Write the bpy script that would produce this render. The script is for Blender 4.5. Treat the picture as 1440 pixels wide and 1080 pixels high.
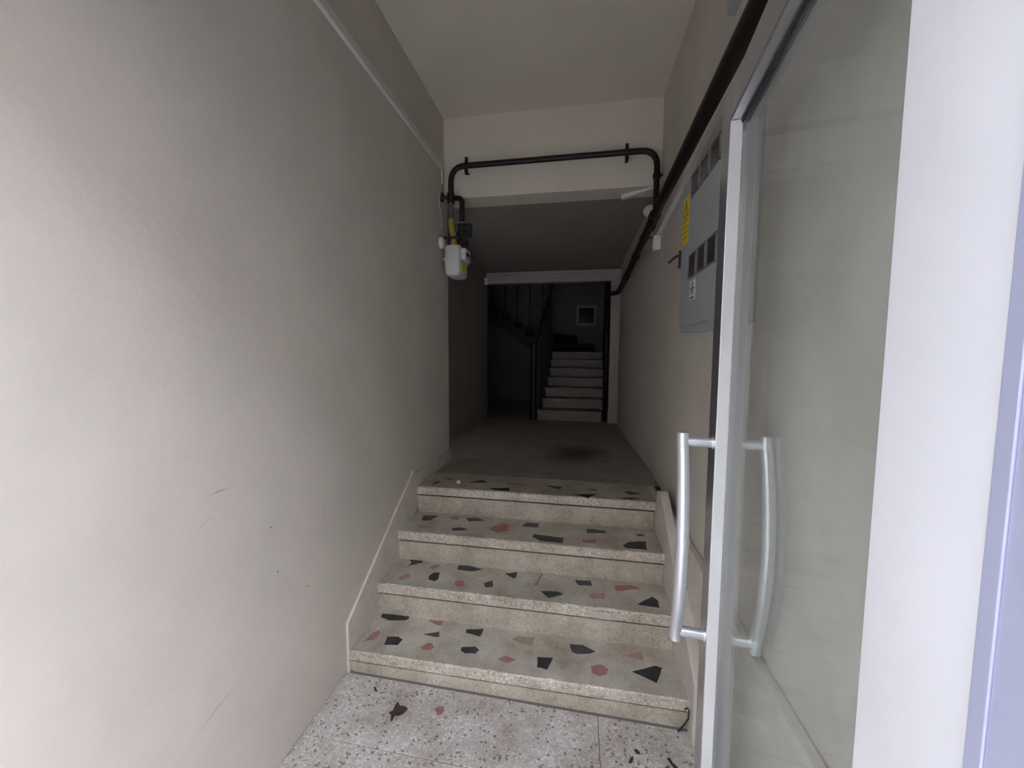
import bpy, math, random
from mathutils import Vector, Matrix

random.seed(7)
for o in list(bpy.data.objects):
    bpy.data.objects.remove(o, do_unlink=True)
scene = bpy.context.scene
C = scene.collection

# ---------------------------------------------------------------- camera
F, YAW, PIT, ROL, CAMH = 545.0, math.radians(9.87), math.radians(4.35), math.radians(.32), 1.45
cam_d = bpy.data.cameras.new('camera')
cam = bpy.data.objects.new('camera', cam_d)
C.objects.link(cam)
cam_d.sensor_fit = 'HORIZONTAL'; cam_d.sensor_width = 36.0; cam_d.lens = F / 1440 * 36
cam_d.clip_start = .01; cam_d.clip_end = 200
fw = Vector((-math.sin(YAW) * math.cos(PIT), math.cos(YAW) * math.cos(PIT), -math.sin(PIT)))
rt0 = Vector((math.cos(YAW), math.sin(YAW), 0)); up0 = rt0.cross(fw)
rt = math.cos(ROL) * rt0 + math.sin(ROL) * up0
up = -math.sin(ROL) * rt0 + math.cos(ROL) * up0
cam.matrix_world = Matrix(((rt.x, up.x, -fw.x, 0), (rt.y, up.y, -fw.y, 0), (rt.z, up.z, -fw.z, CAMH), (0, 0, 0, 1)))
scene.camera = cam

# ---------------------------------------------------------------- sky (overcast daylight), exposure
world = bpy.data.worlds.new('overcast_sky'); scene.world = world
world.use_nodes = True
bg = world.node_tree.nodes['Background']
bg.inputs['Color'].default_value = (.905, .94, 1.11, 1)
bg.inputs['Strength'].default_value = 1.0
scene.view_settings.view_transform = 'Standard'
scene.view_settings.look = 'None'
scene.view_settings.exposure = 3.1
scene.view_settings.gamma = 1.0
scene.view_settings.use_curve_mapping = False

# ---------------------------------------------------------------- materials
def mat(name, col, rough=.6, metal=0.0, noise=None, bump=0.0, bscale=60, spec=.5):
    """plain principled material; noise = (scale, amount) mottles the colour"""
    m = bpy.data.materials.new(name); m.use_nodes = True
    nt = m.node_tree; p = nt.nodes['Principled BSDF']
    p.inputs['Base Color'].default_value = (*col, 1)
    p.inputs['Roughness'].default_value = rough
    p.inputs['Metallic'].default_value = metal
    p.inputs['Specular IOR Level'].default_value = spec
    tc = nt.nodes.new('ShaderNodeTexCoord')
    if noise:
        n = nt.nodes.new('ShaderNodeTexNoise'); n.inputs['Scale'].default_value = noise[0]
        n.inputs['Detail'].default_value = 6; n.inputs['Roughness'].default_value = .62
        nt.links.new(tc.outputs['Object'], n.inputs['Vector'])
        r = nt.nodes.new('ShaderNodeValToRGB')
        r.color_ramp.elements[0].position = .3; r.color_ramp.elements[1].position = .72
        k = noise[1]
        r.color_ramp.elements[0].color = (*[c * (1 - k) for c in col], 1)
        r.color_ramp.elements[1].color = (*[min(1, c * (1 + k * .5)) for c in col], 1)
        nt.links.new(n.outputs['Fac'], r.inputs['Fac'])
        nt.links.new(r.outputs['Color'], p.inputs['Base Color'])
    if bump:
        n2 = nt.nodes.new('ShaderNodeTexNoise'); n2.inputs['Scale'].default_value = bscale
        n2.inputs['Detail'].default_value = 4
        nt.links.new(tc.outputs['Object'], n2.inputs['Vector'])
        b = nt.nodes.new('ShaderNodeBump'); b.inputs['Strength'].default_value = bump
        b.inputs['Distance'].default_value = .004
        nt.links.new(n2.outputs['Fac'], b.inputs['Height'])
        nt.links.new(b.outputs['Normal'], p.inputs['Normal'])
    return m

def terrazzo(name, base, light, dark, scale, dark_share=.10, light_share=.40, dirt=.25, stain=None, rough=.45):
    """cement ground with small marble chips; optional brown spill stain = (x, y, rx, ry)"""
    m = bpy.data.materials.new(name); m.use_nodes = True
    nt = m.node_tree; L = nt.links; p = nt.nodes['Principled BSDF']
    p.inputs['Roughness'].default_value = rough
    tc = nt.nodes.new('ShaderNodeTexCoord')
    v = nt.nodes.new('ShaderNodeTexVoronoi'); v.inputs['Scale'].default_value = scale
    v.inputs['Randomness'].default_value = 1.0
    L.new(tc.outputs['Object'], v.inputs['Vector'])
    sep = nt.nodes.new('ShaderNodeSeparateColor'); L.new(v.outputs['Color'], sep.inputs['Color'])
    # chip colour by cell
    r = nt.nodes.new('ShaderNodeValToRGB'); r.color_ramp.interpolation = 'CONSTANT'
    e = r.color_ramp.elements
    e[0].position = 0; e[0].color = (*dark, 1)
    e[1].position = dark_share; e[1].color = (*base, 1)
    x = e.new(1 - light_share); x.color = (*[(a + b) / 2 for a, b in zip(base, light)], 1)
    x = e.new(1 - light_share * .5); x.color = (*light, 1)
    L.new(sep.outputs['Red'], r.inputs['Fac'])
    # grout between chips
    d = nt.nodes.new('ShaderNodeTexVoronoi'); d.feature = 'DISTANCE_TO_EDGE'; d.inputs['Scale'].default_value = scale
    L.new(tc.outputs['Object'], d.inputs['Vector'])
    th = nt.nodes.new('ShaderNodeMath'); th.operation = 'GREATER_THAN'; th.inputs[1].default_value = .09
    L.new(d.outputs['Distance'], th.inputs[0])
    mx = nt.nodes.new('ShaderNodeMixRGB'); mx.inputs['Color1'].default_value = (*[c * .86 for c in base], 1)
    L.new(th.outputs[0], mx.inputs['Fac']); L.new(r.outputs['Color'], mx.inputs['Color2'])
    # dirt
    n = nt.nodes.new('ShaderNodeTexNoise'); n.inputs['Scale'].default_value = 6; n.inputs['Detail'].default_value = 9; n.inputs['Roughness'].default_value = .65
    L.new(tc.outputs['Object'], n.inputs['Vector'])
    nr = nt.nodes.new('ShaderNodeMapRange'); nr.inputs[1].default_value = .35; nr.inputs[2].default_value = .7
    nr.inputs[3].default_value = 0; nr.inputs[4].default_value = dirt
    L.new(n.outputs['Fac'], nr.inputs[0])
    m2 = nt.nodes.new('ShaderNodeMixRGB'); m2.blend_type = 'MULTIPLY'; m2.inputs['Color2'].default_value = (.55, .50, .44, 1)
    L.new(nr.outputs[0], m2.inputs['Fac']); L.new(mx.outputs['Color'], m2.inputs['Color1'])
    out = m2
    if stain:
        g = nt.nodes.new('ShaderNodeNewGeometry')
        sx = nt.nodes.new('ShaderNodeVectorMath'); sx.operation = 'SUBTRACT'; sx.inputs[1].default_value = (stain[0], stain[1], .605)
        L.new(g.outputs['Position'], sx.inputs[0])
        sd = nt.nodes.new('ShaderNodeVectorMath'); sd.operation = 'DIVIDE'; sd.inputs[1].default_value = (stain[2], stain[3], 1)
        L.new(sx.outputs[0], sd.inputs[0])
        ln = nt.nodes.new('ShaderNodeVectorMath'); ln.operation = 'LENGTH'; L.new(sd.outputs[0], ln.inputs[0])
        n3 = nt.nodes.new('ShaderNodeTexNoise'); n3.inputs['Scale'].default_value = 9; n3.inputs['Detail'].default_value = 5
        L.new(g.outputs['Position'], n3.inputs['Vector'])
        ad = nt.nodes.new('ShaderNodeMath'); ad.operation = 'ADD'; L.new(ln.outputs['Value'], ad.inputs[0]); L.new(n3.outputs['Fac'], ad.inputs[1])
        mr = nt.nodes.new('ShaderNodeMapRange'); mr.inputs[1].default_value = .75; mr.inputs[2].default_value = 1.6
        mr.inputs[3].default_value = .85; mr.inputs[4].default_value = 0
        L.new(ad.outputs[0], mr.inputs[0])
        m3 = nt.nodes.new('ShaderNodeMixRGB'); m3.inputs['Color2'].default_value = (.045, .03, .02, 1)
        L.new(mr.outputs[0], m3.inputs['Fac']); L.new(out.outputs['Color'], m3.inputs['Color1'])
        out = m3
    L.new(out.outputs['Color'], p.inputs['Base Color'])
    b = nt.nodes.new('ShaderNodeBump'); b.inputs['Strength'].default_value = .25; b.inputs['Distance'].default_value = .002
    L.new(d.outputs['Distance'], b.inputs['Height']); L.new(b.outputs['Normal'], p.inputs['Normal'])
    return m

def glass_mat(name, tint, dust):
    """thin dusty window glass: tinted see-through, mirror by fresnel, a little dust"""
    m = bpy.data.materials.new(name); m.use_nodes = True
    nt = m.node_tree; L = nt.links
    for n in list(nt.nodes):
        if n.type != 'OUTPUT_MATERIAL': nt.nodes.remove(n)
    out = [n for n in nt.nodes if n.type == 'OUTPUT_MATERIAL'][0]
    t = nt.nodes.new('ShaderNodeBsdfTransparent'); t.inputs['Color'].default_value = (*tint, 1)
    g = nt.nodes.new('ShaderNodeBsdfGlossy'); g.inputs['Roughness'].default_value = .02
    f = nt.nodes.new('ShaderNodeFresnel'); f.inputs['IOR'].default_value = 1.45
    a = nt.nodes.new('ShaderNodeMixShader'); geo = nt.nodes.new('ShaderNodeNewGeometry'); inv = nt.nodes.new('ShaderNodeMath'); inv.operation = 'SUBTRACT'; inv.inputs[0].default_value = 1
    L.new(geo.outputs['Backfacing'], inv.inputs[1])
    fm = nt.nodes.new('ShaderNodeMath'); fm.operation = 'MULTIPLY'; L.new(f.outputs[0], fm.inputs[0]); L.new(inv.outputs[0], fm.inputs[1])
    L.new(fm.outputs[0], a.inputs[0]); L.new(t.outputs[0], a.inputs[1]); L.new(g.outputs[0], a.inputs[2])
    d = nt.nodes.new('ShaderNodeBsdfDiffuse'); d.inputs['Color'].default_value = (.6, .62, .6, 1)
    tc = nt.nodes.new('ShaderNodeTexCoord'); n = nt.nodes.new('ShaderNodeTexNoise'); n.inputs['Scale'].default_value = 6; n.inputs['Detail'].default_value = 6
    L.new(tc.outputs['Object'], n.inputs['Vector'])
    mr = nt.nodes.new('ShaderNodeMapRange'); mr.inputs[1].default_value = .3; mr.inputs[2].default_value = .75
    mr.inputs[3].default_value = dust * .5; mr.inputs[4].default_value = dust * 1.5
    L.new(n.outputs['Fac'], mr.inputs[0])
    b = nt.nodes.new('ShaderNodeMixShader'); L.new(mr.outputs[0], b.inputs[0]); L.new(a.outputs[0], b.inputs[1]); L.new(d.outputs[0], b.inputs[2])
    L.new(b.outputs[0], out.inputs['Surface'])
    return m

M = {}
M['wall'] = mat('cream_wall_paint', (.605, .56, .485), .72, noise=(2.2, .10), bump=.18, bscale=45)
M['wall_in'] = mat('shaded_cream_paint', (.30, .27, .235), .75, noise=(2.0, .14), bump=.18, bscale=45)  # inner wall: corridor shade put into a darker copy of the wall paint
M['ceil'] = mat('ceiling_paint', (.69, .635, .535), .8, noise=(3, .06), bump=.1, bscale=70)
M['ceil_in'] = mat('shaded_ceiling_paint', (.27, .245, .215), .8, noise=(3, .08))  # inner ceiling: darkness with depth painted into the colour
M['white_paint'] = mat('white_gloss_paint', (.66, .635, .59), .5, noise=(9, .10))
M['casing'] = mat('shaded_white_gloss', (.40, .37, .335), .5, noise=(9, .12))  # white casing, darkened in colour for the dim back doorway
M['stringer'] = mat('stringer_plaster', (.60, .555, .48), .65, noise=(11, .14), bump=.2, bscale=60)
M['tread'] = terrazzo('tread_terrazzo', (.56, .53, .45), (.64, .61, .52), (.45, .425, .355), 210, dirt=.95)
M['riser'] = terrazzo('riser_terrazzo', (.57, .525, .43), (.75, .705, .59), (.36, .325, .265), 110, dark_share=.14, dirt=.8)
M['riser_face'] = terrazzo('riser_slab_terrazzo', (.54, .495, .40), (.64, .595, .49), (.41, .375, .30), 130, dark_share=.12, dirt=.9)
M['back_stair'] = terrazzo('shaded_back_stair_terrazzo', (.26, .235, .20), (.36, .33, .28), (.15, .13, .11), 110, dark_share=.14, dirt=.5)  # step terrazzo with the deep stairwell's shade put into its colour
M['well'] = mat('shaded_stairwell_paint', (.20, .19, .18), .8, noise=(2.0, .14))  # stairwell walls: the lack of light is put into this colour
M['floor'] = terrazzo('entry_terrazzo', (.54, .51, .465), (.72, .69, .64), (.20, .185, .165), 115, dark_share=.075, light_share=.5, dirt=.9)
M['upper'] = terrazzo('shaded_landing_terrazzo', (.33, .30, .26), (.44, .41, .36), (.19, .17, .15), 120, dirt=.5, stain=(-.02, 3.33, .32, .34))  # base colour darkened for shade on the landing; the stain is real
M['joint'] = mat('dark_joint_cement', (.16, .15, .14), .9)
M['k'] = mat('black_marble', (.028, .028, .030), .35, noise=(30, .5))
M['b'] = mat('blue_black_marble', (.045, .050, .058), .35, noise=(30, .4))
M['r'] = mat('rose_marble', (.37, .19, .165), .45, noise=(30, .25))
M['p'] = mat('pink_marble', (.43, .25, .215), .45, noise=(30, .25))
M['o'] = mat('red_marble', (.40, .165, .12), .45, noise=(30, .25))
M['m'] = mat('maroon_marble', (.085, .050, .048), .4, noise=(30, .4))
M['t'] = mat('tan_marble', (.36, .27, .18), .45, noise=(30, .25))
M['alu'] = mat('satin_aluminium', (.66, .67, .70), .30, .92, noise=(14, .06))
M['alu_face'] = mat('daylit_aluminium', (.66, .665, .66), .45, .1, noise=(5, .07))  # matt pale aluminium: daylight brightness put into hinge stile and bead
M['alu_frame'] = mat('sky_tinted_aluminium', (.45, .47, .60), .38, .45, noise=(6, .08))  # bluish sky reflection put into the aluminium's colour
M['handle'] = mat('brushed_aluminium', (.72, .74, .78), .34, .75)
M['gasket'] = mat('black_rubber', (.02, .02, .021), .7)
M['glass'] = glass_mat('door_glass', (.945, .96, .945), .10)
M['pane'] = mat('dark_pane', (.012, .012, .014), .12)
M['pipe'] = mat('brown_pipe_paint', (.014, .0065, .0065), .45, noise=(18, .3), spec=.35)
M['black'] = mat('black_iron', (.016, .016, .017), .5)
M['steel'] = mat('threaded_steel', (.20, .20, .20), .45, .8)
M['yellow'] = mat('yellow_gas_hose', (.46, .32, .075), .5, noise=(40, .2))
M['ylabel'] = mat('yellow_warning_print', (.72, .58, .02), .5)
M['meter'] = mat('meter_grey_white', (.62, .63, .63), .45, noise=(12, .05))
M['white_pl'] = mat('white_plastic', (.70, .69, .67), .45)
M['panel'] = mat('grey_steel_paint', (.38, .40, .40), .42, noise=(7, .06))
M['smoked'] = mat('smoked_window', (.055, .047, .045), .22)
M['frame_dark'] = mat('grey_window_frame', (.17, .165, .16), .5)
M['print'] = mat('worn_black_print', (.16, .11, .02), .6)
M['ink'] = mat('black_ink', (.02, .02, .02), .6)
M['rail'] = mat('unlit_stair_black', (.012, .009, .008), .6)  # near-black colour stands for shade on unlit winders, upper flight and railing
M['leaf'] = mat('dried_brown_leaf', (.050, .035, .030), .8, noise=(60, .4))
M['redleaf'] = mat('faded_red_leaf', (.30, .15, .12), .8, noise=(60, .3))
M['paper'] = mat('white_paper', (.75, .74, .70), .8)
M['patch'] = mat('rough_mortar', (.55, .49, .43), .9, noise=(40, .25), bump=.6, bscale=120)
M['street'] = mat('street_asphalt', (.42, .41, .40), .9, noise=(8, .2))
M['facade'] = mat('street_facade_render', (.36, .34, .31), .9, noise=(1.5, .15))
M['scuff'] = mat('grey_scuff', (.28, .25, .23), .8)

# ---------------------------------------------------------------- helpers
def obj(name, verts, faces, m, parent=None, smooth=False):
    me = bpy.data.meshes.new(name)
    me.from_pydata([tuple(v) for v in verts], [], faces)
    me.validate(); me.update()
    me.materials.append(M[m] if isinstance(m, str) else m)
    if smooth:
        for p in me.polygons: p.use_smooth = True
    o = bpy.data.objects.new(name, me); C.objects.link(o)
    if parent:
        o.parent = parent
        if parent.location.length > 0 or parent.rotation_euler.z:
            o.matrix_parent_inverse = Matrix.LocRotScale(parent.location, parent.rotation_euler, None).inverted()
    return o

class Geo:
    def __init__(s): s.v, s.f = [], []
    def add(s, v, f):
        n = len(s.v); s.v += [tuple(q) for q in v]; s.f += [tuple(i + n for i in q) for q in f]; return s
    def box(s, a, b, ch=0):
        x0, y0, z0 = a; x1, y1, z1 = b
        v = [(x0,y0,z0),(x1,y0,z0),(x1,y1,z0),(x0,y1,z0),(x0,y0,z1),(x1,y0,z1),(x1,y1,z1),(x0,y1,z1)]
        return s.add(v, [(0,3,2,1),(4,5,6,7),(0,1,5,4),(1,2,6,5),(2,3,7,6),(3,0,4,7)])
    def prism(s, poly, axis, a, b):
        """poly: 2-D outline in the two other axes (cyclic order x,y,z), swept from a to b along axis"""
        n = len(poly)
        def P(u, w, t): return {0: (t, u, w), 1: (u, t, w), 2: (u, w, t)}[axis]
        v = [P(u, w, a) for u, w in poly] + [P(u, w, b) for u, w in poly]
        f = [tuple(range(n))[::-1], tuple(range(n, 2 * n))] + [(i, (i + 1) % n, n + (i + 1) % n, n + i) for i in range(n)]
        return s.add(v, f)
    def tube(s, pts, r, n=14, cap=True):
        pts = [Vector(p) for p in pts]
        rs = r if isinstance(r, (list, tuple)) else [r] * len(pts)
        t0 = (pts[1] - pts[0]).normalized()
        a = t0.orthogonal().normalized(); rings = []
        base = len(s.v)
        for i, p in enumerate(pts):
            t = ((pts[min(i+1, len(pts)-1)] - p).normalized() + (p - pts[max(i-1, 0)]).normalized()).normalized()
            a = (a - t * a.dot(t)).normalized(); b = t.cross(a)
            for k in range(n):
                q = 2 * math.pi * k / n
                s.v.append(tuple(p + (a * math.cos(q) + b * math.sin(q)) * rs[i]))
        for i in range(len(pts) - 1):
            for k in range(n):
                s.f.append((base+i*n+k, base+i*n+(k+1)%n, base+(i+1)*n+(k+1)%n, base+(i+1)*n+k))
        if cap:
            s.f.append(tuple(base + k for k in range(n))[::-1]); s.f.append(tuple(base + (len(pts)-1)*n + k for k in range(n)))
        return s
    def build(s, name, m, parent=None, smooth=False):
        return obj(name, s.v, s.f, m, parent, smooth)

def bend(pts, r, n=7):
    """polyline with rounded corners"""
    pts = [Vector(p) for p in pts]; out = [pts[0]]
    for i in range(1, len(pts) - 1):
        a, b, c = pts[i-1], pts[i], pts[i+1]
        d0, d1 = (a - b).normalized(), (c - b).normalized()
        k = min(r, (a-b).length * .49, (c-b).length * .49)
        p0, p1 = b + d0 * k, b + d1 * k
        for j in range(n + 1):
            t = j / n; out.append(p0 * (1-t)**2 + b * 2*t*(1-t) + p1 * t*t)
    out.append(pts[-1]); return out

def shade_auto(o, ang=35):
    for p in o.data.polygons: p.use_smooth = True
    o.data.set_sharp_from_angle(angle=math.radians(ang))
    return o

def bevel(o, w, seg=2):
    md = o.modifiers.new('bevel', 'BEVEL'); md.width = w; md.segments = seg; md.limit_method = 'ANGLE'
    md.angle_limit = math.radians(40)
    return o

def tag(o, label, cat=None, group=None, kind=None):
    if label: o['label'] = label
    if cat: o['category'] = cat
    if group: o['group'] = group
    if kind: o['kind'] = kind
    return o

def empty(name, loc, label, cat, kind=None, group=None, rz=0):
    o = bpy.data.objects.new(name, None); C.objects.link(o)
    o.location = loc; o.rotation_euler.z = rz; o.empty_display_size = .1
    return tag(o, label, cat, group, kind)

def struct(o, label, cat): return tag(o, label, cat, kind='structure')

ZU, ZC, ZI = .605, 3.175, 2.603           # landing level, front ceiling, inner ceiling
XL, XR = -1.02, .525                      # corridor walls
YF = .10                                  # outer face of the building front

# ---------------------------------------------------------------- setting: walls, ceilings, ground
def G(): return Geo()
struct(G().box((-30, -7.5, -.14), (30, YF, -.02)).build('ground', 'street'), 'grey asphalt street in front of the entrance', 'street')
struct(G().box((-30, -8.5, -.14), (30, -7.5, 8.0)).build('wall_opposite', 'facade'), 'unseen building front added across the street behind the viewer to block low sky', 'wall')  # added out of view: blocks low sky so the corridor darkens with depth
wl = struct(G().box((XL - .25, YF, -.02), (XL, 2.935, ZC)).build('wall_left', 'wall'), 'cream painted wall along the left of the entrance steps', 'wall')
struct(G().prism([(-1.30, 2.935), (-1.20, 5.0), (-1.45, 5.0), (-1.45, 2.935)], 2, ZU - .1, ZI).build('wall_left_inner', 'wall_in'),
       'shade-darkened cream wall on the left of the inner corridor', 'wall')
# right wall: plane at XR, bending slightly inwards along the inner corridor
struct(G().prism([(XR, .44), (XR + .25, .44), (XR + .25, 5.0), (.470, 5.0), (.470, 4.4), (XR, 2.95)], 2, -.06, ZC + .1).build('wall_right', 'wall'),
       'cream painted wall along the right side of the corridor', 'wall')
pl = struct(G().box((.49, .44, -.06), (XR - .001, 2.584, .601)).build('trim_1', 'stringer'), 'low plastered ledge at the foot of the right wall', 'ledge')
bevel(pl, .006)
struct(G().box((XL - .25, YF, ZC), (XR + .25, 2.86, ZC + .12)).build('ceiling', 'ceil'), 'plain painted ceiling over the entrance steps', 'ceiling')
struct(G().box((XL - .25, 2.86, ZI), (XR + .25, 3.05, ZC + .12)).build('ceiling_beam', 'ceil'), 'deep painted beam crossing above the end of the steps', 'beam')
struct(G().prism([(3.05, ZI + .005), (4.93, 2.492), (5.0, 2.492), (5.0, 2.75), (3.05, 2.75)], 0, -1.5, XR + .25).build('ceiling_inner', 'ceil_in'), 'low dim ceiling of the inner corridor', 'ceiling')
# unseen building front around the opening; header lowered to cut skylight
g = G()
g.box((-6, YF - .0, -.02), (XL, YF + .25, 5.5)); g.box((.33, YF, -.02), (6, YF + .34, 5.5)); g.box((XL, YF, 2.28), (.33, YF + .2, 5.5))
struct(g.build('wall_front', 'wall'), 'unseen building front around the entrance opening, shaped to limit skylight', 'wall')

def fz(x): return -.022 * (x + 1.02) / 1.5           # the entry floor falls a little towards the right
def settle(o):
    for v in o.data.vertices: v.co.z += fz(v.co.x)
    return o
# entry floor slabs with sunk joints
fl = struct(settle(G().box((XL, YF, -.05), (.49, 1.56, -.004)).build('floor', 'joint')), 'speckled grey terrazzo entry floor of large slabs', 'floor')
for i, (y0, y1) in enumerate(((YF, .60), (.603, 1.2205), (1.2235, 1.512))):
    xs = [XL, -.52, .10, .49] if i != 2 else [XL, .10, .49]
    if i == 1: xs = [XL, -.30, .30, .49]
    for x0, x1 in zip(xs[:-1], xs[1:]):
        bevel(settle(G().box((x0 + .0012, y0, -.03), (x1 - .0012, y1, 0)).build('slab', 'floor', fl)), .0015, 1)
# landing floor slabs
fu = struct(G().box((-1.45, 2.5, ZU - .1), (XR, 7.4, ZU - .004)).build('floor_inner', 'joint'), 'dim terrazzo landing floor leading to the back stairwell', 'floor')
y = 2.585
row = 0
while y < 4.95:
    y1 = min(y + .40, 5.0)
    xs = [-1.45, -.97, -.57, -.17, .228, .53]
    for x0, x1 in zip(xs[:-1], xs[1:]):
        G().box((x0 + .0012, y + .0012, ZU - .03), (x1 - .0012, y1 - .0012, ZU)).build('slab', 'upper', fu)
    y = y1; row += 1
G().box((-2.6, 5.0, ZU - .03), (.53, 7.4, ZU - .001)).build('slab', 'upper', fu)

# ---------------------------------------------------------------- entrance steps
CHIPS = [[["k",[[-0.99,1.777],[-0.861,1.793],[-0.837,1.777],[-0.843,1.755],[-0.931,1.737],[-0.981,1.751]]],
["r",[[-0.964,1.643],[-0.941,1.663],[-0.929,1.645],[-0.931,1.6],[-0.98,1.583]]],
["k",[[-0.883,1.631],[-0.83,1.64],[-0.802,1.626],[-0.809,1.589],[-0.872,1.581]]],
["r",[[-0.735,1.777],[-0.654,1.785],[-0.653,1.753],[-0.677,1.748]]],
["m",[[-0.72,1.678],[-0.648,1.707],[-0.636,1.676],[-0.652,1.67]]],
["o",[[-0.702,1.596],[-0.679,1.625],[-0.657,1.627],[-0.635,1.606],[-0.652,1.584],[-0.685,1.582]]],
["k",[[-0.523,1.747],[-0.443,1.765],[-0.446,1.71],[-0.521,1.723]]],
["b",[[-0.512,1.63],[-0.45,1.644],[-0.429,1.628],[-0.439,1.603],[-0.483,1.597],[-0.511,1.61]]],
["t",[[-0.291,1.719],[-0.271,1.742],[-0.185,1.751],[-0.194,1.692]]],
["r",[[-0.331,1.59],[-0.305,1.615],[-0.251,1.604],[-0.288,1.575]]],
["k",[[-0.162,1.634],[-0.092,1.642],[-0.113,1.571],[-0.158,1.577]]],
["b",[[-0.022,1.738],[0.037,1.744],[0.097,1.712],[0.076,1.699],[0.01,1.684],[-0.011,1.695]]],
["r",[[0.07,1.624],[0.121,1.641],[0.147,1.622],[0.136,1.59],[0.105,1.577],[0.075,1.587]]],
["p",[[0.216,1.712],[0.304,1.755],[0.305,1.696]]],
["k",[[0.245,1.626],[0.35,1.678],[0.376,1.67],[0.338,1.584]]]],
[["k",[[-0.949,2.026],[-0.863,2.024],[-0.864,1.998],[-0.927,1.953],[-0.921,1.992]]],
["r",[[-0.803,1.962],[-0.776,1.998],[-0.748,1.992],[-0.776,1.953]]],
["p",[[-0.926,1.842],[-0.901,1.884],[-0.875,1.883],[-0.865,1.844],[-0.906,1.814]]],
["k",[[-0.773,1.876],[-0.758,1.92],[-0.725,1.923],[-0.713,1.863],[-0.727,1.842],[-0.759,1.849]]],
["o",[[-0.618,1.853],[-0.608,1.873],[-0.575,1.87],[-0.568,1.831],[-0.602,1.821]]],
["b",[[-0.652,2.01],[-0.598,2.02],[-0.503,1.997],[-0.56,1.967],[-0.645,1.971]]],
["m",[[-0.469,1.871],[-0.429,1.902],[-0.415,1.85],[-0.451,1.84]]],
["k",[[-0.376,1.981],[-0.313,2.006],[-0.316,1.945],[-0.338,1.95]]],
["r",[[-0.21,1.896],[-0.186,2.01],[-0.173,2.013],[-0.197,1.895]]],
["k",[[-0.171,1.858],[-0.082,1.869],[-0.059,1.854],[-0.127,1.81]]],
["b",[[-0.004,1.988],[0.081,1.996],[0.085,1.95],[0.015,1.943]]],
["r",[[0.2,1.977],[0.276,1.994],[0.329,1.971],[0.22,1.93],[0.197,1.934]]],
["p",[[0.063,1.868],[0.093,1.893],[0.148,1.9],[0.14,1.851],[0.077,1.844]]],
["k",[[0.29,1.836],[0.374,1.912],[0.396,1.882],[0.393,1.83]]]],
[["b",[[-0.947,2.244],[-0.854,2.258],[-0.885,2.178],[-0.939,2.18]]],
["r",[[-0.79,2.252],[-0.718,2.257],[-0.724,2.215],[-0.76,2.222]]],
["b",[[-0.676,2.256],[-0.607,2.268],[-0.557,2.234],[-0.647,2.209]]],
["t",[[-0.939,2.101],[-0.825,2.101],[-0.818,2.083],[-0.929,2.077]]],
["k",[[-0.721,2.096],[-0.675,2.121],[-0.624,2.107],[-0.633,2.09],[-0.703,2.074]]],
["o",[[-0.504,2.122],[-0.482,2.181],[-0.425,2.221],[-0.397,2.197],[-0.388,2.128],[-0.441,2.091]]],
["b",[[-0.301,2.26],[-0.22,2.261],[-0.224,2.204],[-0.322,2.203]]],
["k",[[-0.236,2.116],[-0.164,2.11],[-0.067,2.101],[-0.073,2.041],[-0.193,2.041],[-0.245,2.083]]],
["b",[[0.058,2.236],[0.099,2.244],[0.166,2.231],[0.163,2.2],[0.057,2.184]]],
["r",[[0.034,2.097],[0.108,2.118],[0.106,2.073],[0.035,2.063]]],
["k",[[0.247,2.063],[0.278,2.115],[0.374,2.14],[0.364,2.046],[0.264,2.046]]],
["m",[[0.329,2.219],[0.37,2.231],[0.379,2.208],[0.339,2.198]]]],
[["k",[[-0.926,2.314],[-0.928,2.404],[-0.886,2.392]]],
["k",[[-0.708,2.434],[-0.632,2.486],[-0.588,2.44],[-0.68,2.422]]],
["k",[[-0.544,2.337],[-0.424,2.371],[-0.418,2.317],[-0.511,2.31]]],
["m",[[-0.752,2.331],[-0.7,2.352],[-0.702,2.334]]],
["m",[[-0.897,2.455],[-0.837,2.477],[-0.835,2.447]]],
["r",[[-0.466,2.454],[-0.327,2.46],[-0.323,2.431],[-0.454,2.423]]],
["k",[[-0.201,2.461],[-0.098,2.451],[-0.101,2.41],[-0.138,2.412]]],
["r",[[-0.27,2.308],[-0.188,2.311],[-0.191,2.288]]],
["k",[[-0.021,2.326],[0.12,2.361],[0.068,2.286],[0.048,2.291]]],
["b",[[0.056,2.439],[0.123,2.443],[0.12,2.412]]],
["b",[[0.285,2.422],[0.313,2.452],[0.386,2.421],[0.32,2.385]]],
["m",[[0.254,2.316],[0.315,2.341],[0.37,2.325],[0.31,2.3]]]]]
st = empty('terrazzo_stair', (-.29, 1.53, 0), 'four terrazzo entrance steps inlaid with black and red marble pieces', 'stairs')
NY = [1.516, 1.772, 2.010, 2.284]; NZ = [.10, .267, .436, ZU]; OV = .011
XA, XB = -1.012, .447
def tread_mesh(y0, y1, z, th, seed):
    rnd = random.Random(seed); n = 90; g = Geo()
    for i in range(n + 1):
        x = XA + (XB - XA) * i / n
        j = rnd.uniform(0, .0022) + (.004 if rnd.random() < .06 else 0)
        k = rnd.uniform(0, .0015)
        if seed == 1 and .08 < x < .20: j += .007 * math.sin((x - .08) / .12 * math.pi)
        # the steps run a touch askew in places: worn arris
        g.v += [(x, y1, z), (x, y0 + .007 + j, z), (x, y0 + .001 + j * .6, z - .005 - j), (x, y0 + k, z - th + .003), (x, y0 + .004 + k, z - th), (x, y1, z - th)]
    for i in range(n):
        for q in range(6):
            a = i * 6 + q; b = i * 6 + (q + 1) % 6
            g.f.append((a, b, b + 6, a + 6))
    g.f.append(tuple(range(6))); g.f.append(tuple(n * 6 + q for q in range(6))[::-1])
    return g
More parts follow.
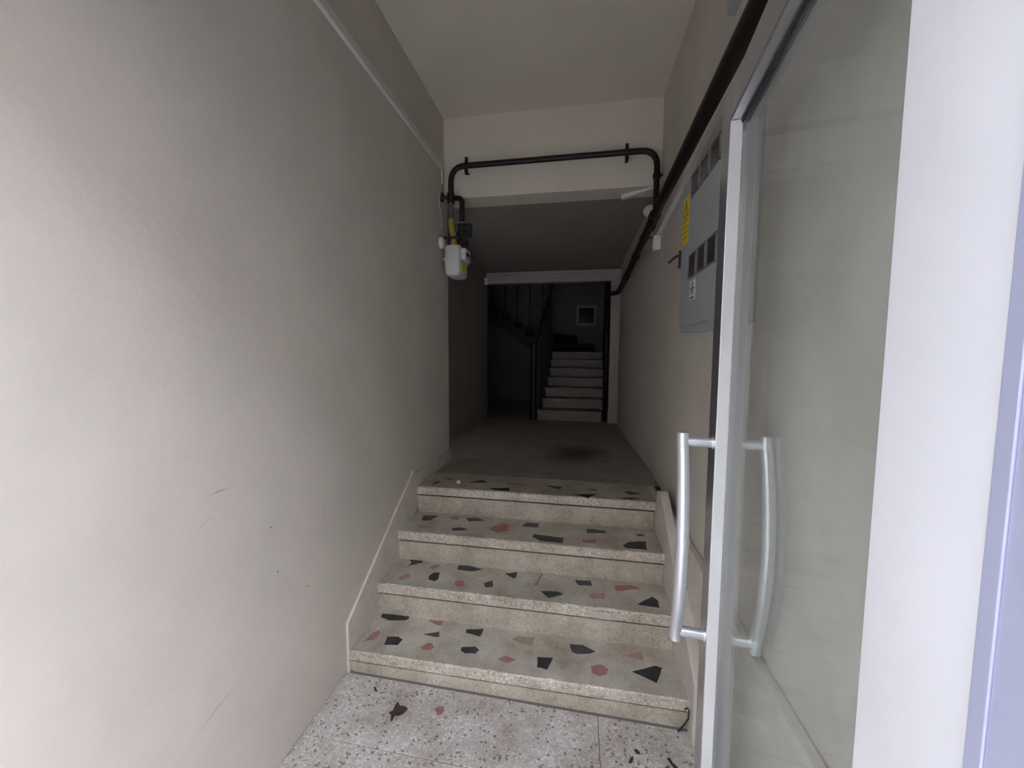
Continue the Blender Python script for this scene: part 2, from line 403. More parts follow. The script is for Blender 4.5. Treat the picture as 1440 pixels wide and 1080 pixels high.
for k in range(4):
    th = .050 if k else .046
    yb = (NY[k + 1] + OV + .02) if k < 3 else 2.5835
    t = tread_mesh(NY[k], yb, NZ[k], th, k).build('tread', 'tread', st)
    t.data.materials.append(M['riser'])
    for p in t.data.polygons:
        if abs(p.normal.z) < .9 and p.normal.y < -.3: p.material_index = 1
    z0 = NZ[k - 1] - .01 if k else -.045
    r = G().box((XA + .002, NY[k] + OV, z0), (XB - .004, NY[k] + OV + .05, NZ[k] - th - .0115)).build('riser', 'riser_face', st)
    for col, poly in CHIPS[k]:
        a = sum(poly[i][0] * poly[(i+1) % len(poly)][1] - poly[(i+1) % len(poly)][0] * poly[i][1] for i in range(len(poly)))
        if a < 0: poly = poly[::-1]
        # ragged broken-stone outline
        rnd = random.Random(int(abs(poly[0][0]) * 9999) + k); q = []
        for i, p in enumerate(poly):
            n2 = poly[(i + 1) % len(poly)]; q.append(p)
            q.append(((p[0] + n2[0]) / 2 + rnd.uniform(-.003, .003), (p[1] + n2[1]) / 2 + rnd.uniform(-.003, .003)))
        G().prism(q, 2, NZ[k] - .006, NZ[k] + .0007).build('chip', col, t)
    if k == 1:
        G().prism([(.085, NY[1] - .001), (.12, NY[1] - .003), (.165, NY[1] - .003), (.195, NY[1] + .001), (.18, NY[1] + .02), (.10, NY[1] + .02)], 2, NZ[1] - .047, NZ[1] - .012).build('mortar_patch', 'patch', t)
body = G()
for k in range(4):
    body.box((XA + .004, NY[k] + OV + .04, -.045), (XB - .006, 2.57, NZ[k] - .05))
body.build('core', 'joint', st)

# stringers and skirting
s = G().prism([(1.512, -.01), (1.512, .232), (2.235, .722), (2.27, .700), (2.45, .690), (2.955, .684), (2.955, .58), (2.3, .5), (1.9, 0)], 0, XL - .003, XL + .012).build('baseboard_left', 'stringer')
bevel(s, .004); struct(s, 'sloping plaster skirting beside the steps on the left wall', 'skirting')
s = G().prism([(1.455, -.04), (1.455, .215), (2.12, .668), (2.19, .705), (2.25, .690), (2.272, .603), (2.584, .603), (2.584, -.04)], 0, .446, .492).build('baseboard_right', 'stringer')
bevel(s, .005); struct(s, 'thick sloping plaster skirting beside the steps on the right wall', 'skirting')

# ---------------------------------------------------------------- scuffs on the left wall
def scuff(y0, z0, y1, z1, w, m='scuff'):
    d = Vector((y1 - y0, z1 - z0)); L = d.length; n = Vector((-d.y, d.x)) / L * w
    c = Vector(((y0+y1)/2, (z0+z1)/2)) + n * 2
    poly = [(y0, z0), (c.x - n.x, c.y - n.y), (y1, z1), (c.x + n.x, c.y + n.y)]
    G().prism(poly, 0, XL - .001, XL + .0005).build('scuff', m, wl)
scuff(.897, 1.049, .967, 1.0495, .0008, 'ink'); scuff(.857, .961, .905, .99, .0006)
for yy, zz in ((1.114, .858), (1.28, .55), (1.136, .69)): scuff(yy - .003, zz - .002, yy + .004, zz + .003, .003, 'ink')
scuff(.835, .40, .955, .44, .0006); scuff(1.387, .833, 1.383, .77, .0008)

# ---------------------------------------------------------------- cable trunking on the left wall
t = empty('cable_trunking', (XL, 1.6, 2.79), 'thin white trunking running along the top of the left wall', 'trunking')
G().box((XL - .002, .2, 2.783), (XL + .020, 2.80, 2.812)).build('channel', 'white_paint', t)
G().box((XL - .002, .2, 2.812), (XL + .012, 2.80, 2.832)).build('lid', 'white_paint', t)
G().box((XL - .002, 2.80, 2.69), (XL + .014, 2.822, 2.826)).build('drop_piece', 'wall', t)
tag(G().tube([(XL + .006, 2.79, 2.69), (XL + .014, 2.74, 2.60), (XL + .012, 2.72, 2.52), (XL + .022, 2.735, 2.43), (XL + .012, 2.76, 2.36)], .003, 6).build('hanging_cable', 'white_pl', smooth=True),
    'thin white cable hanging down the left wall behind the gas meter', 'cable')

# ---------------------------------------------------------------- gas pipes
def ring(g, c, ax, r, w):
    c = Vector(c); ax = Vector(ax).normalized(); g.tube([c - ax * w / 2, c + ax * w / 2], r, 16)
YP = 2.815
lp = empty('gas_pipe', (-.25, YP, 2.81), 'thin brown gas pipe looping across the face of the beam', 'pipe')
G().tube(bend([(-.952, YP, 2.585), (-.952, YP, 2.810), (.485, YP, 2.815), (.484, YP - .01, 2.36), (.455, YP - .02, 2.29)], .11), .0195, 14).build('tube', 'pipe', lp, True)
for x in (-.834, .288):
    g = G(); ring(g, (x, YP, 2.811), (1, 0, 0), .026, .016)
    g.box((x - .010, YP - .02, 2.765), (x + .010, YP + .045, 2.773)).box((x - .010, YP - .008, 2.750), (x + .010, YP + .008, 2.868))
    g.build('clamp', 'pipe', lp)
g = G(); ring(g, (.4845, YP - .004, 2.645), (0, 0, 1), .026, .028); g.tube([(.4845, YP, 2.645), (.53, YP, 2.647)], .004, 6); g.build('coupling', 'pipe', lp, False)
# tee with wall flange and the branch to the regulator
g = G(); g.tube([(-.952, YP, 2.625), (-.952, YP, 2.555)], .027, 16); g.tube([(-1.005, YP - .02, 2.592), (-.952, YP, 2.592)], .014, 12)
g.build('tee', 'black', lp)
g = G(); g.tube([(XL - .002, YP - .025, 2.592), (XL + .018, YP - .022, 2.592)], .032, 18); g.build('flange', 'black', lp)
G().tube(bend([(-.945, YP, 2.590), (-.868, YP, 2.585), (-.868, YP, 2.395)], .075), .0185, 12).build('branch', 'pipe', lp, True)
g = G(); g.tube([(-.868, YP, 2.408), (-.868, YP, 2.396)], .042, 20); g.build('gauge_disc', 'steel', lp)
# valve body beside it
g = G(); g.tube([(-.868, YP, 2.396), (-.868, YP, 2.275)], .026, 14); g.tube([(-.868, YP, 2.372), (-.815, YP, 2.372)], .020, 14)
g.tube([(-.815, YP, 2.396), (-.815, YP, 2.310)], [.026, .022], 14)
g.build('regulator', 'black', lp)
g = G()
for i in range(9): g.tube([(-.952, YP, 2.556 - i * .013), (-.952, YP, 2.549 - i * .013)], .017 if i % 2 else .019, 12)
g.tube([(-.952, YP, 2.56), (-.952, YP, 2.43)], .0155, 12)
g.build('threaded_nipple', 'steel', lp)

mp = empty('gas_main_pipe', (.41, .5, 2.28), 'thick dark brown gas main running along the top of the right wall', 'pipe')
path = [(.400, .46, 2.283), (.404, 1.05, 2.283), (.41, 1.6, 2.280), (.418, 2.26, 2.278), (.432, 3.12, 2.265), (.440, 3.9, 2.235), (.438, 4.62, 2.205), (.428, 4.86, 2.19), (.33, 4.87, 2.19), (.325, 5.02, 2.19)]
G().tube(path[:7] + bend(path[6:], .05), .0275, 18).build('tube', 'pipe', mp, True)
for i, (yy, x, z) in enumerate(((2.48, .421, 2.276), (3.35, .435, 2.256), (4.05, .441, 2.230))):
    g = G(); ring(g, (x, yy, z), (0, 1, -.02), .033, .05); g.build('coupling', 'pipe', mp)
for yy, x, z in ((2.9, .428, 2.268),):
    g = G(); ring(g, (x, yy, z), (0, 1, 0), .0305, .018); g.tube([(x, yy, z), (XR - .001, yy, z)], .005, 6); g.build('clamp', 'pipe', mp)
rp = empty('riser_pipe', (.33, 5.06, ZU), 'dark brown vertical pipe just inside the back doorway', 'pipe')
G().tube([(.33, 5.055, ZU), (.33, 5.055, 2.6)], .034, 14).build('tube', 'pipe', rp, True)
g = G(); ring(g, (.33, 5.055, 2.19), (0, 0, 1), .042, .1); g.build('tee', 'pipe', rp)

# ---------------------------------------------------------------- gas meter
gm = empty('gas_meter', (-.93, 2.86, 2.03), 'pale grey gas meter with yellow connector hanging on the left wall', 'gas meter')
def loft(secs):
    g = Geo(); n = len(secs[0][0])
    for poly, z in secs: g.v += [(x, y, z) for x, y in poly]
    for i in range(len(secs) - 1):
        for q in range(n): g.f.append((i*n+q, i*n+(q+1)%n, (i+1)*n+(q+1)%n, (i+1)*n+q))
    g.f.append(tuple(range(n))[::-1]); g.f.append(tuple((len(secs)-1)*n + q for q in range(n)))
    return g
def rr(x0, y0, x1, y1, r, n=4):
    out = []
    for cx, cy, a in ((x1-r, y0+r, -90), (x1-r, y1-r, 0), (x0+r, y1-r, 90), (x0+r, y0+r, 180)):
        for i in range(n + 1):
            t = math.radians(a + 90 * i / n); out.append((cx + r * math.cos(t), cy + r * math.sin(t)))
    return out
bx = (-.990, 2.755, -.868, 2.965)
def ins(d, r=.022): return rr(bx[0]+d, bx[1]+d, bx[2]-d, bx[3]-d, r)
shade_auto(loft([(ins(.030), 2.022), (ins(.012), 2.030), (ins(.003), 2.048), (ins(.001), 2.135)]).build('lower_case', 'meter', gm))
shade_auto(loft([(ins(.001), 2.145), (ins(.002), 2.225), (ins(.010), 2.242), (ins(.026), 2.248)]).build('upper_case', 'meter', gm))
shade_auto(loft([(ins(-.007), 2.134), (ins(-.007), 2.146)]).build('seam_flange', 'meter', gm))
ib = bevel(G().box((-.870, 2.785, 2.140), (-.832, 2.915, 2.222)).build('index_box', 'meter', gm), .006)
G().box((-.833, 2.805, 2.172), (-.8305, 2.875, 2.196)).build('dial_window', 'ink', ib)
G().box((-.869, 2.800, 2.060), (-.866, 2.900, 2.118)).build('yellow_label', 'ylabel', gm)
for yy in (2.815, 2.905):
    g = G(); ring(g, (-.930, yy, 2.262), (0, 0, 1), .026, .034); g.build('yellow_nut', 'yellow', gm)
hose = [(-.952, YP, 2.435), (-.952, YP, 2.40), (-.945, YP, 2.36), (-.934, YP, 2.32), (-.930, YP, 2.275)]
g = G(); g.tube(hose, .0185, 14)
for i in range(8):
    t = i / 7 * 3.6; k = int(t); p = Vector(hose[k]).lerp(Vector(hose[min(k+1, 4)]), t - k); ring(g, p, (0, 0, 1), .0215, .006)
g.build('yellow_hose', 'yellow', gm)
g = G(); g.box((XL - .002, 2.76, 2.286), (-.862, 2.778, 2.300)).box((XL - .002, 2.94, 2.286), (-.862, 2.958, 2.300)).box((-.876, 2.76, 2.280), (-.860, 2.958, 2.304))
g.build('bracket', 'black', gm)
G().tube(bend([(-.930, 2.905, 2.275), (-.930, 2.905, 2.372), (-.868, 2.86, 2.372), (-.815, YP + .02, 2.365)], .04), .014, 10).build('outlet_pipe', 'black', gm, True)
g = G(); g.tube([(XL - .002, 2.775, 2.262), (XL + .022, 2.775, 2.262), (XL + .030, 2.775, 2.262)], [.040, .040, .028], 20)
tag(g.build('wall_rosette', 'white_pl', smooth=False), 'round white plastic wall cap beside the gas meter', 'wall cap')

# ---------------------------------------------------------------- electric meter cabinet on the right wall
X0 = .450
pc = empty('electric_cabinet', (.49, 1.62, 1.555), 'grey steel electric meter cabinet with six dark windows on the right wall', 'cabinet')
bevel(G().box((.462, 1.300, 1.555), (XR + .004, 1.945, 2.215)).build('body', 'panel', pc), .004)
dr = bevel(G().box((X0, 1.312, 1.580), (.463, 1.926, 2.206)).build('door', 'panel', pc), .003)
ys = [(1.680, 1.785), (1.562, 1.664), (1.444, 1.545)]
for zz0, zz1 in ((2.106, 2.196), (1.770, 1.872)):
    for a, b in ys:
        w = 'meter_window'
        f = G()
        for p, q in (((a, zz0), (b, zz0 + .006)), ((a, zz1 - .006), (b, zz1)), ((a, zz0), (a + .006, zz1)), ((b - .006, zz0), (b, zz1))):
            f.box((X0 - .004, p[0], p[1]), (X0 + .002, q[0], q[1]))
        wf = f.build('window_frame', 'frame_dark', dr)
        G().box((X0 - .002, a + .004, zz0 + .004), (X0 + .001, b - .004, zz1 - .004)).build('meter_window', 'smoked', dr)
stk = G().box((X0 - .0012, 1.815, 1.938), (X0 + .001, 1.908, 2.140)).build('warning_sticker', 'ylabel', dr)
g = G()                                                    # triangle outline with a bolt, then text lines
def yz(poly): g.prism(poly, 0, X0 - .002, X0 - .001)
a, b, c = (1.825, 2.060), (1.898, 2.060), (1.8615, 2.128)
for p, q in ((a, b), (b, c), (c, a)):
    d = Vector((q[0]-p[0], q[1]-p[1])).normalized(); n = Vector((-d.y, d.x)) * .003
    yz([(p[0]-n.x, p[1]-n.y), (q[0]-n.x, q[1]-n.y), (q[0]+n.x, q[1]+n.y), (p[0]+n.x, p[1]+n.y)])
yz([(1.862, 2.112), (1.852, 2.088), (1.860, 2.088), (1.856, 2.066), (1.870, 2.094), (1.861, 2.094)])
for i, w in enumerate((.07, .055, .066, .05)): yz([(1.8615 - w/2, 2.036 - i*.024), (1.8615 + w/2, 2.036 - i*.024), (1.8615 + w/2, 2.041 - i*.024), (1.8615 - w/2, 2.041 - i*.024)])
g.build('print', 'print', stk)
lb = G().box((X0 - .0012, 1.676, 1.678), (X0 + .001, 1.757, 1.758)).build('paper_label', 'white_pl', dr)
g = G()
yz([(1.720, 1.752), (1.712, 1.752), (1.712, 1.728), (1.720, 1.728)])
for i in range(3):
    w = .03 - .009 * i; yz([(1.716 - w, 1.722 - i * .010), (1.716 + w, 1.722 - i * .010), (1.716 + w, 1.727 - i * .010), (1.716 - w, 1.727 - i * .010)])
yz([(1.690, 1.684), (1.742, 1.684), (1.742, 1.690), (1.690, 1.690)])
g.build('print', 'ink', lb)
g = G(); g.box((X0 - .010, 1.922, 1.850), (X0 + .004, 1.932, 1.930)); lv = g.build('latch_plate', 'black', dr)
G().tube([(X0 - .004, 1.927, 1.908), (X0 - .020, 1.927, 1.905), (X0 - .052, 1.935, 1.878)], [.005, .006, .0055], 8).build('lever', 'black', lv)
G().tube([(X0 - .006, 1.362, 1.700), (X0 + .002, 1.362, 1.700)], .007, 12).build('keyhole', 'black', dr)
for z in (1.62, 2.12):
    G().tube([(X0 + .004, 1.931, z), (X0 + .004, 1.931, z + .03)], .004, 8).build('hinge', 'panel', pc)

# cable trunking behind the main pipe, its end box, and the upper junction box
t = empty('cable_trunking', (.51, 2.8, 2.28), 'white trunking following the gas main on the right wall', 'trunking')
pts = [(.45, 2.40), (1.3, 2.402), (1.82, 2.386), (2.12, 2.345), (2.40, 2.315), (2.85, 2.280)]
for nm, dz, xa, xb in (('channel', 0, .496, .5235), ('lid', .020, .503, .5235)):
    poly = [(y, z + dz) for y, z in pts] + [(y, z + dz - .016) for y, z in pts[::-1]]
    G().prism(poly, 0, xa, xb).build(nm, 'white_pl', t)
jb = empty('junction_box', (.51, 2.85, 2.19), 'small white box at the end of the right trunking', 'box')
bevel(G().box((.480, 2.815, 2.165), (.5245, 2.885, 2.262)).build('case', 'white_pl', jb), .004)
G().box((.477, 2.822, 2.172), (.482, 2.878, 2.255)).build('cover', 'white_pl', jb)
G().box((.488, 2.835, 2.260), (.520, 2.865, 2.272)).build('cable_entry', 'ink', jb)
jb = empty('junction_box', (.51, 1.54, 2.665), 'flat grey box high on the right wall near the ceiling', 'box')
bevel(G().box((.500, 1.45, 2.665), (.5245, 1.60, 2.93)).build('case', 'panel', jb), .004)
bevel(G().box((.496, 1.456, 2.672), (.501, 1.594, 2.922)).build('cover', 'panel', jb), .002)

# white batten and round sensor under the beam
bt = empty('light_batten', (.39, 2.94, 2.57), 'short white batten under the beam beside the gas pipe', 'light')
d = Vector((.215, -.11, .022)); n = Vector((.11, .215, 0)).normalized() * .017; o0 = Vector((.285, 2.99, 2.572)); u = Vector((0, 0, .030))
v = [o0 - n, o0 + n, o0 + d + n, o0 + d - n]; obj('housing', v + [p + u for p in v], [(3,2,1,0),(4,5,6,7),(0,1,5,4),(1,2,6,5),(2,3,7,6),(3,0,4,7)], 'white_pl', bt)
e = -d.normalized() * .006
v = [o0 - n * 1.1 + e, o0 + n * 1.1 + e, o0 + n * 1.1, o0 - n * 1.1]; obj('end_cap', [p - u * .05 for p in v] + [p + u * 1.05 for p in v], [(3,2,1,0),(4,5,6,7),(0,1,5,4),(1,2,6,5),(2,3,7,6),(3,0,4,7)], 'white_pl', bt)
g = Geo(); n = 20
prof = [(.0, .040), (.012, .046), (.024, .043), (.038, .033), (.048, .016), (.051, .001)]
for t_, r_ in prof: g.v += [(.505 - t_ * 1.3, 3.06 + r_ * math.cos(2*math.pi*k/n), 2.505 + r_ * math.sin(2*math.pi*k/n)) for k in range(n)]
for i in range(len(prof) - 1):
    for k in range(n): g.f.append((i*n+k, i*n+(k+1)%n, (i+1)*n+(k+1)%n, (i+1)*n+k))
g.f.append(tuple(range(n))[::-1])
se = empty('wall_sensor', (.5, 3.06, 2.46), 'white round dome lamp half hidden behind the gas pipes', 'lamp')
g.build('dome', 'white_pl', se, True)
ge = G(); ge.tube([(.515, 3.06, 2.505), (.498, 3.06, 2.505)], .052, 20); ge.build('base_ring', 'white_pl', se)

# conduit and box on the inner left wall
t = empty('wall_conduit', (-1.23, 4.4, 2.42), 'thin conduit along the inner left wall', 'conduit')
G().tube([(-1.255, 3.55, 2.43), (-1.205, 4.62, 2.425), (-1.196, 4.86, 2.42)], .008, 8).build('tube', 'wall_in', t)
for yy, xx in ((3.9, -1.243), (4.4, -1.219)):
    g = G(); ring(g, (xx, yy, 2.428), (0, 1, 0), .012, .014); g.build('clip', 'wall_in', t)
jb = empty('junction_box', (-1.19, 4.9, 2.33), 'small white box on the left wall beside the back doorway', 'box')
bevel(G().box((-1.215, 4.86, 2.335), (-1.172, 4.93, 2.42)).build('case', 'white_pl', jb), .003)
G().box((-1.174, 4.867, 2.342), (-1.169, 4.923, 2.413)).build('cover', 'white_pl', jb)

# ---------------------------------------------------------------- back doorway
YD = 4.90
cs = empty('trim_2', (.4, YD, ZU), 'pale door casing with moulded lintel around the back doorway', 'door casing', kind='structure')
G().box((-1.19, YD + .02, 2.352), (.475, YD + .14, 2.405)).build('lintel', 'casing', cs)
G().box((-1.19, YD + .005, 2.405), (.475, YD + .14, 2.442)).build('moulding', 'casing', cs)
G().box((-1.19, YD - .015, 2.442), (.478, YD + .14, 2.482)).build('cornice', 'casing', cs)
G().box((.362, YD + .02, ZU + .13), (.472, YD + .14, 2.352)).build('jamb', 'casing', cs)
G().box((.356, YD + .008, ZU), (.474, YD + .14, ZU + .13)).build('plinth_block', 'casing', cs)
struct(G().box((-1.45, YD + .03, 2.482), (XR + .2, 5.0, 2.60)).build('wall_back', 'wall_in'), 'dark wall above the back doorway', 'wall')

# ---------------------------------------------------------------- stairwell
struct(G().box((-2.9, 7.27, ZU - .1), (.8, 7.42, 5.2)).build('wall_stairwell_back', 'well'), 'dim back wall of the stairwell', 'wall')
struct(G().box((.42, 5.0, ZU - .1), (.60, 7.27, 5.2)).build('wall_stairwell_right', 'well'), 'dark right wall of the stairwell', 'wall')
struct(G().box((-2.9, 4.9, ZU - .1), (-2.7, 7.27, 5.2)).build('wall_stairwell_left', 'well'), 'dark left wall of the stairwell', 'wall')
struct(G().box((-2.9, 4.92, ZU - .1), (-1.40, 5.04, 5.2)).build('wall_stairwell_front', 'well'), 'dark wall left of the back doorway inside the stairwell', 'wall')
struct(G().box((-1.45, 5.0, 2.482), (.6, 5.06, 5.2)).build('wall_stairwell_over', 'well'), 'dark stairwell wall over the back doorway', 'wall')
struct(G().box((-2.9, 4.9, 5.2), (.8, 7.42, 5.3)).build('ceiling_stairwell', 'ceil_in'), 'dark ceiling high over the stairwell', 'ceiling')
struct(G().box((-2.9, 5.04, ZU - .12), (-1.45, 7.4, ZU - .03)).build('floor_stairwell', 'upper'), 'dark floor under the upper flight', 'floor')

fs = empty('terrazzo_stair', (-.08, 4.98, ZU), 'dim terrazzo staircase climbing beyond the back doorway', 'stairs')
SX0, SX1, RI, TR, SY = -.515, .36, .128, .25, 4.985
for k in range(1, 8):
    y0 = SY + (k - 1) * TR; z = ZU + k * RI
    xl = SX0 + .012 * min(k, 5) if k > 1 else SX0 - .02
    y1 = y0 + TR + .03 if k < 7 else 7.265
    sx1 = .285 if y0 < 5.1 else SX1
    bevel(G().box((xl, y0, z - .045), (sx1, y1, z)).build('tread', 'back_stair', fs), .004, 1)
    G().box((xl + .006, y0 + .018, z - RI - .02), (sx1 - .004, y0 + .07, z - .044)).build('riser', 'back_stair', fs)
g = G()
for k in range(1, 8):
    g.box((SX0 + .07, SY + (k-1) * TR + .05, ZU - .02), (.285, 7.265, ZU + k * RI - .045))
g.build('core', 'well', fs)
# winder steps turning left at the top
zt = ZU + 7 * RI
for i, poly in enumerate((((-.45, 6.60), (.25, 6.92), (.25, 7.265), (-.45, 7.265)), ((-.45, 6.66), (-.05, 7.265), (-.45, 7.265)))):
    z0 = zt + i * .15
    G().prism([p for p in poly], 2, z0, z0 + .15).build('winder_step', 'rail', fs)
# upper flight rising to the left along the back wall
uf = empty('upper_stair_flight', (-.6, 6.8, 1.6), 'dark upper stair flight rising left along the stairwell wall', 'stairs')
zt2 = zt - .05; x = -.45
pts = [(x, zt2 - .25)]
for k in range(10):
    z = zt2 + (k + 1) * .145; xa = x - k * .21
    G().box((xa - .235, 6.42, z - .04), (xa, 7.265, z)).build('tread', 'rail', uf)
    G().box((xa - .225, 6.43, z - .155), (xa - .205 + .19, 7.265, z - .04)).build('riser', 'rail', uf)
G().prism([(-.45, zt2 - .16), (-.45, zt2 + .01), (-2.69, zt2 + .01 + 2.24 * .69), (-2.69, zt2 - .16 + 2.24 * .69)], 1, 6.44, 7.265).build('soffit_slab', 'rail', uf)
hr = empty('stair_railing', (-.52, 5.0, ZU), 'dark handrail and balusters beside the far stairs', 'railing')
G().tube([(-.58, 4.99, ZU + .95), (-.48, 6.42, zt + .98), (-.47, 6.50, zt + 1.10), (-.50, 6.46, zt + 1.10), (-.75, 6.44, zt + 1.20), (-2.65, 6.44, zt + 2.50)], .028, 10).build('handrail', 'rail', hr, True)
G().tube([(-.585, 4.99, ZU), (-.585, 4.99, ZU + 1.0)], .04, 10).build('newel_post', 'rail', hr)
for k in range(1, 13):
    y0 = SY + k * .116; t_ = (y0 - 5.0) / 1.42; xb = -.54 + .06 * t_
    G().box((xb - .02, y0 - .02, ZU + .02), (xb + .02, y0 + .02, ZU + .95 + t_ * (zt + .03 - ZU))).build('baluster', 'rail', hr)
for k in range(9):
    xx = -.62 - k * .21
    G().box((xx - .010, 6.43, zt2 + (-.45 - xx) * .69), (xx + .010, 6.45, zt + 1.20 + (-.75 - xx) * .684)).build('baluster', 'rail', hr)
# small framed window on the stairwell wall
wn = empty('window_1', (.10, 7.26, 1.98), 'small square framed dark window on the stairwell wall', 'window', kind='structure')
g = G()
for a, b in (((-.072, 1.98), (.278, 2.02)), ((-.072, 2.303), (.278, 2.343)), ((-.072, 2.02), (-.032, 2.303)), ((.238, 2.02), (.278, 2.303))):
    g.box((a[0], 7.235, a[1]), (b[0], 7.275, b[1]))
g.build('window_frame', 'casing', wn)
G().box((-.034, 7.255, 2.018), (.240, 7.268, 2.305)).build('pane', 'pane', wn)

# ---------------------------------------------------------------- glass door, opened against the right wall
TH = math.radians(5.26)
PX, PY = .353, 1.074                                      # inner corridor-side corner of the lock stile
dx, dy = math.sin(TH), math.cos(TH)
def D(s, w, z):                                           # s: towards the hinge, w: towards the wall
    return (PX - s * dx + w * dy, PY - s * dy - w * dx, z)
def dbox(g, s0, s1, w0, w1, z0, z1):
    v = [D(s, w, z) for z in (z0, z1) for s, w in ((s0, w0), (s1, w0), (s1, w1), (s0, w1))]
    return g.add(v, [(0,1,2,3),(7,6,5,4),(4,5,1,0),(5,6,2,1),(6,7,3,2),(7,4,0,3)])
SF, SG, SH = -.078, .636, .765
dm = empty('door_1', D(SH, .03, 0), 'open glazed aluminium entrance door with bow pull handles', 'door', kind='structure')
ZT0, ZT1 = 2.025, 2.11
for nm, s0, s1, m_ in (('lock_stile', SF, 0, 'alu'), ('hinge_stile', SG, SH, 'alu_face')):
    bevel(dbox(G(), s0, s1, 0, .062, -.008, ZT1).build(nm, m_, dm), .0025)
bevel(dbox(G(), 0, SG, 0, .062, ZT0, ZT1 - .001).build('top_rail', 'alu', dm), .0025)
bevel(dbox(G(), 0, SG, 0, .062, -.008, .13).build('bottom_rail', 'alu', dm), .0025)
dbox(G(), -.006, SG + .006, .030, .036, .12, ZT0 + .01).build('glass_pane', 'glass', dm)
g = G()
for w0, w1 in ((.0245, .030), (.036, .0415)):
    dbox(g, 0, SG, w0, w1, ZT0 - .008, ZT0); dbox(g, 0, SG, w0, w1, .13, .138)
g.build('gasket', 'gasket', dm)
bevel(dbox(G(), -.012, .0015, .0015, .0285, .13, ZT0 - .001).build('glazing_bead', 'alu_face', dm), .001)  # pale strip puts the daylit look on the stile's outward side
def pull(side):
    w0, ln = (0, .074) if side < 0 else (.062, .063)
    def W(k): return w0 + side * k
    z0, z1 = .674, 1.217
    n = 22; pts = []
    for i in range(n + 1):
        t = -0.045 + 1.09 * i / n
        pts.append(D(-.028 + .056 * (1 - (2 * min(max(t, 0), 1) - 1) ** 2), W(ln), z0 + (z1 - z0) * t))
    hd = G().tube(pts, .0162, 18).build('pull_handle', 'handle', dm, False)
    shade_auto(hd, 50)
    for z in (z0, z1):
        shade_auto(G().tube([D(-.028, W(-.001), z), D(-.028, W(ln - .004), z)], .0138, 16).build('handle_arm', 'handle', hd), 50)
        shade_auto(G().tube([D(-.028, W(-.001), z), D(-.028, W(.004), z)], .0165, 16).build('rosette', 'handle', hd), 50)
pull(-1); pull(1)
# aluminium jamb of the entrance frame
fr = empty('trim_3', (.30, .22, -.02), 'sky-tinted aluminium door jamb at the right of the entrance', 'door frame', kind='structure')
JX, JY = D(SH + .004, 0, 0)[:2]
bevel(G().box((JX - .006, JY - .0105, -.021), (JX + .075, JY + .0015, 2.275)).build('jamb', 'alu_frame', fr), .0008)
bevel(G().box((JX - .0045, YF + .005, -.021), (JX + .075, JY - .0105, 2.275)).build('outer_jamb', 'alu_frame', fr), .0008)
for z in (.25, 1.15, 1.95):
    g = G(); a = Vector((JX + .066, JY + .012, z)); g.tube([a, a + Vector((0, 0, .10))], .010, 12); g.build('hinge', 'alu', fr)

# ---------------------------------------------------------------- litter
def leaf(name, pts, m, label, lift=.006, z=0.0, cat='leaf'):
    c = Vector((sum(p[0] for p in pts) / len(pts), sum(p[1] for p in pts) / len(pts)))
    n = len(pts); rnd = random.Random(len(label)); g = Geo()
    out = [(p[0], p[1], z + rnd.uniform(.0012, lift)) for p in pts]
    g.v = out + [(c.x, c.y, z + .0014)] + [(x, y, zz - .0010) for x, y, zz in out] + [(c.x, c.y, z + .0002)]
    for i in range(n):
        j = (i + 1) % n; g.f += [(i, j, n), (n + 1 + j, n + 1 + i, 2 * n + 1), (j, i, n + 1 + i, n + 1 + j)]
    return tag(settle(g.build(name, m)), label, cat)
leaf('dried_leaf', [(-.738, 1.362), (-.724, 1.372), (-.728, 1.395), (-.723, 1.413), (-.708, 1.399), (-.690, 1.398), (-.667, 1.389), (-.676, 1.368), (-.690, 1.352), (-.706, 1.352), (-.706, 1.325), (-.714, 1.330), (-.722, 1.352)], 'leaf', 'large dark curled dry leaf lying on the entry floor', .007)
leaf('leaf_fragment', [(-.562, 1.414), (-.545, 1.428), (-.532, 1.430), (-.520, 1.412), (-.526, 1.397), (-.541, 1.387), (-.548, 1.40)], 'redleaf', 'faded red leaf fragment on the entry floor right of the dark leaf', .003)
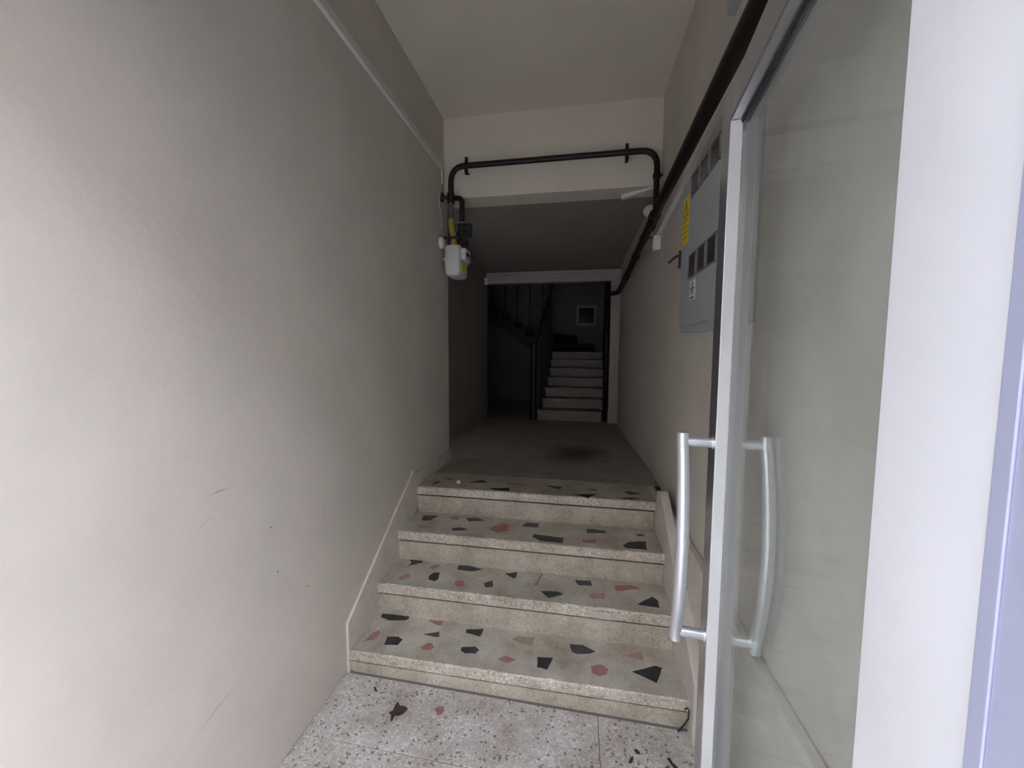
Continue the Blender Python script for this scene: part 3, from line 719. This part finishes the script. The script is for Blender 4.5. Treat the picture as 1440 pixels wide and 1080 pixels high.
leaf('dried_leaf', [(.226, 1.396), (.236, 1.402), (.247, 1.392), (.244, 1.381), (.232, 1.382)], 'leaf', 'small round dark leaf on the floor before the lowest step', .005)
leaf('dried_leaf', [(.200, 1.345), (.208, 1.362), (.220, 1.372), (.219, 1.356), (.207, 1.343)], 'leaf', 'small pointed brown leaf nearest below the round dark leaf', .005)
leaf('dried_leaf', [(.340, 1.384), (.352, 1.392), (.359, 1.372), (.372, 1.358), (.362, 1.352), (.350, 1.366)], 'leaf', 'long dark curled leaf on the floor close to the glass door', .008)
leaf('dried_leaf', [(.326, 1.352), (.340, 1.358), (.348, 1.338), (.335, 1.332)], 'leaf', 'short brown leaf beside the long curled leaf near the door', .005)
leaf('leaf_fragment', [(.062, 1.309), (.072, 1.312), (.082, 1.294), (.074, 1.290)], 'redleaf', 'tiny red leaf scrap at the bottom edge of the picture', .003)
leaf('leaf_fragment', [(-.860, 1.462), (-.852, 1.463), (-.836, 1.447), (-.834, 1.440), (-.848, 1.446)], 'leaf', 'tiny dark leaf scrap below the left end of the lowest step', .003)
rnd = random.Random(3); g = Geo()
pv = [(0, 0, 0)]
import itertools
for i in range(5):
    for k in range(8):
        th = math.pi * (i + .5) / 5; ph = 2 * math.pi * k / 8; r_ = rnd.uniform(.55, 1.0)
        g.v.append((-.762 + .020 * r_ * math.sin(th) * math.cos(ph), 2.373 + .017 * r_ * math.sin(th) * math.sin(ph), ZU + .0135 - .013 * r_ * math.cos(th)))
for i in range(4):
    for k in range(8): g.f.append((i*8+k, i*8+(k+1)%8, (i+1)*8+(k+1)%8, (i+1)*8+k))
g.f.append(tuple(range(8))[::-1]); g.f.append(tuple(32 + k for k in range(8)))
tag(g.build('paper_scrap', 'paper'), 'crumpled white paper scrap on the top step', 'paper')
tag(G().tube([(.405, 1.500, -.0165), (.425, 1.494, .02), (.438, 1.488, .055), (.437, 1.482, .095), (.430, 1.478, .108), (.420, 1.476, .100)], .0032, 7).build('cable_end', 'black', smooth=True),
    'short black cable end curling up at the right end of the lowest step', 'cable')
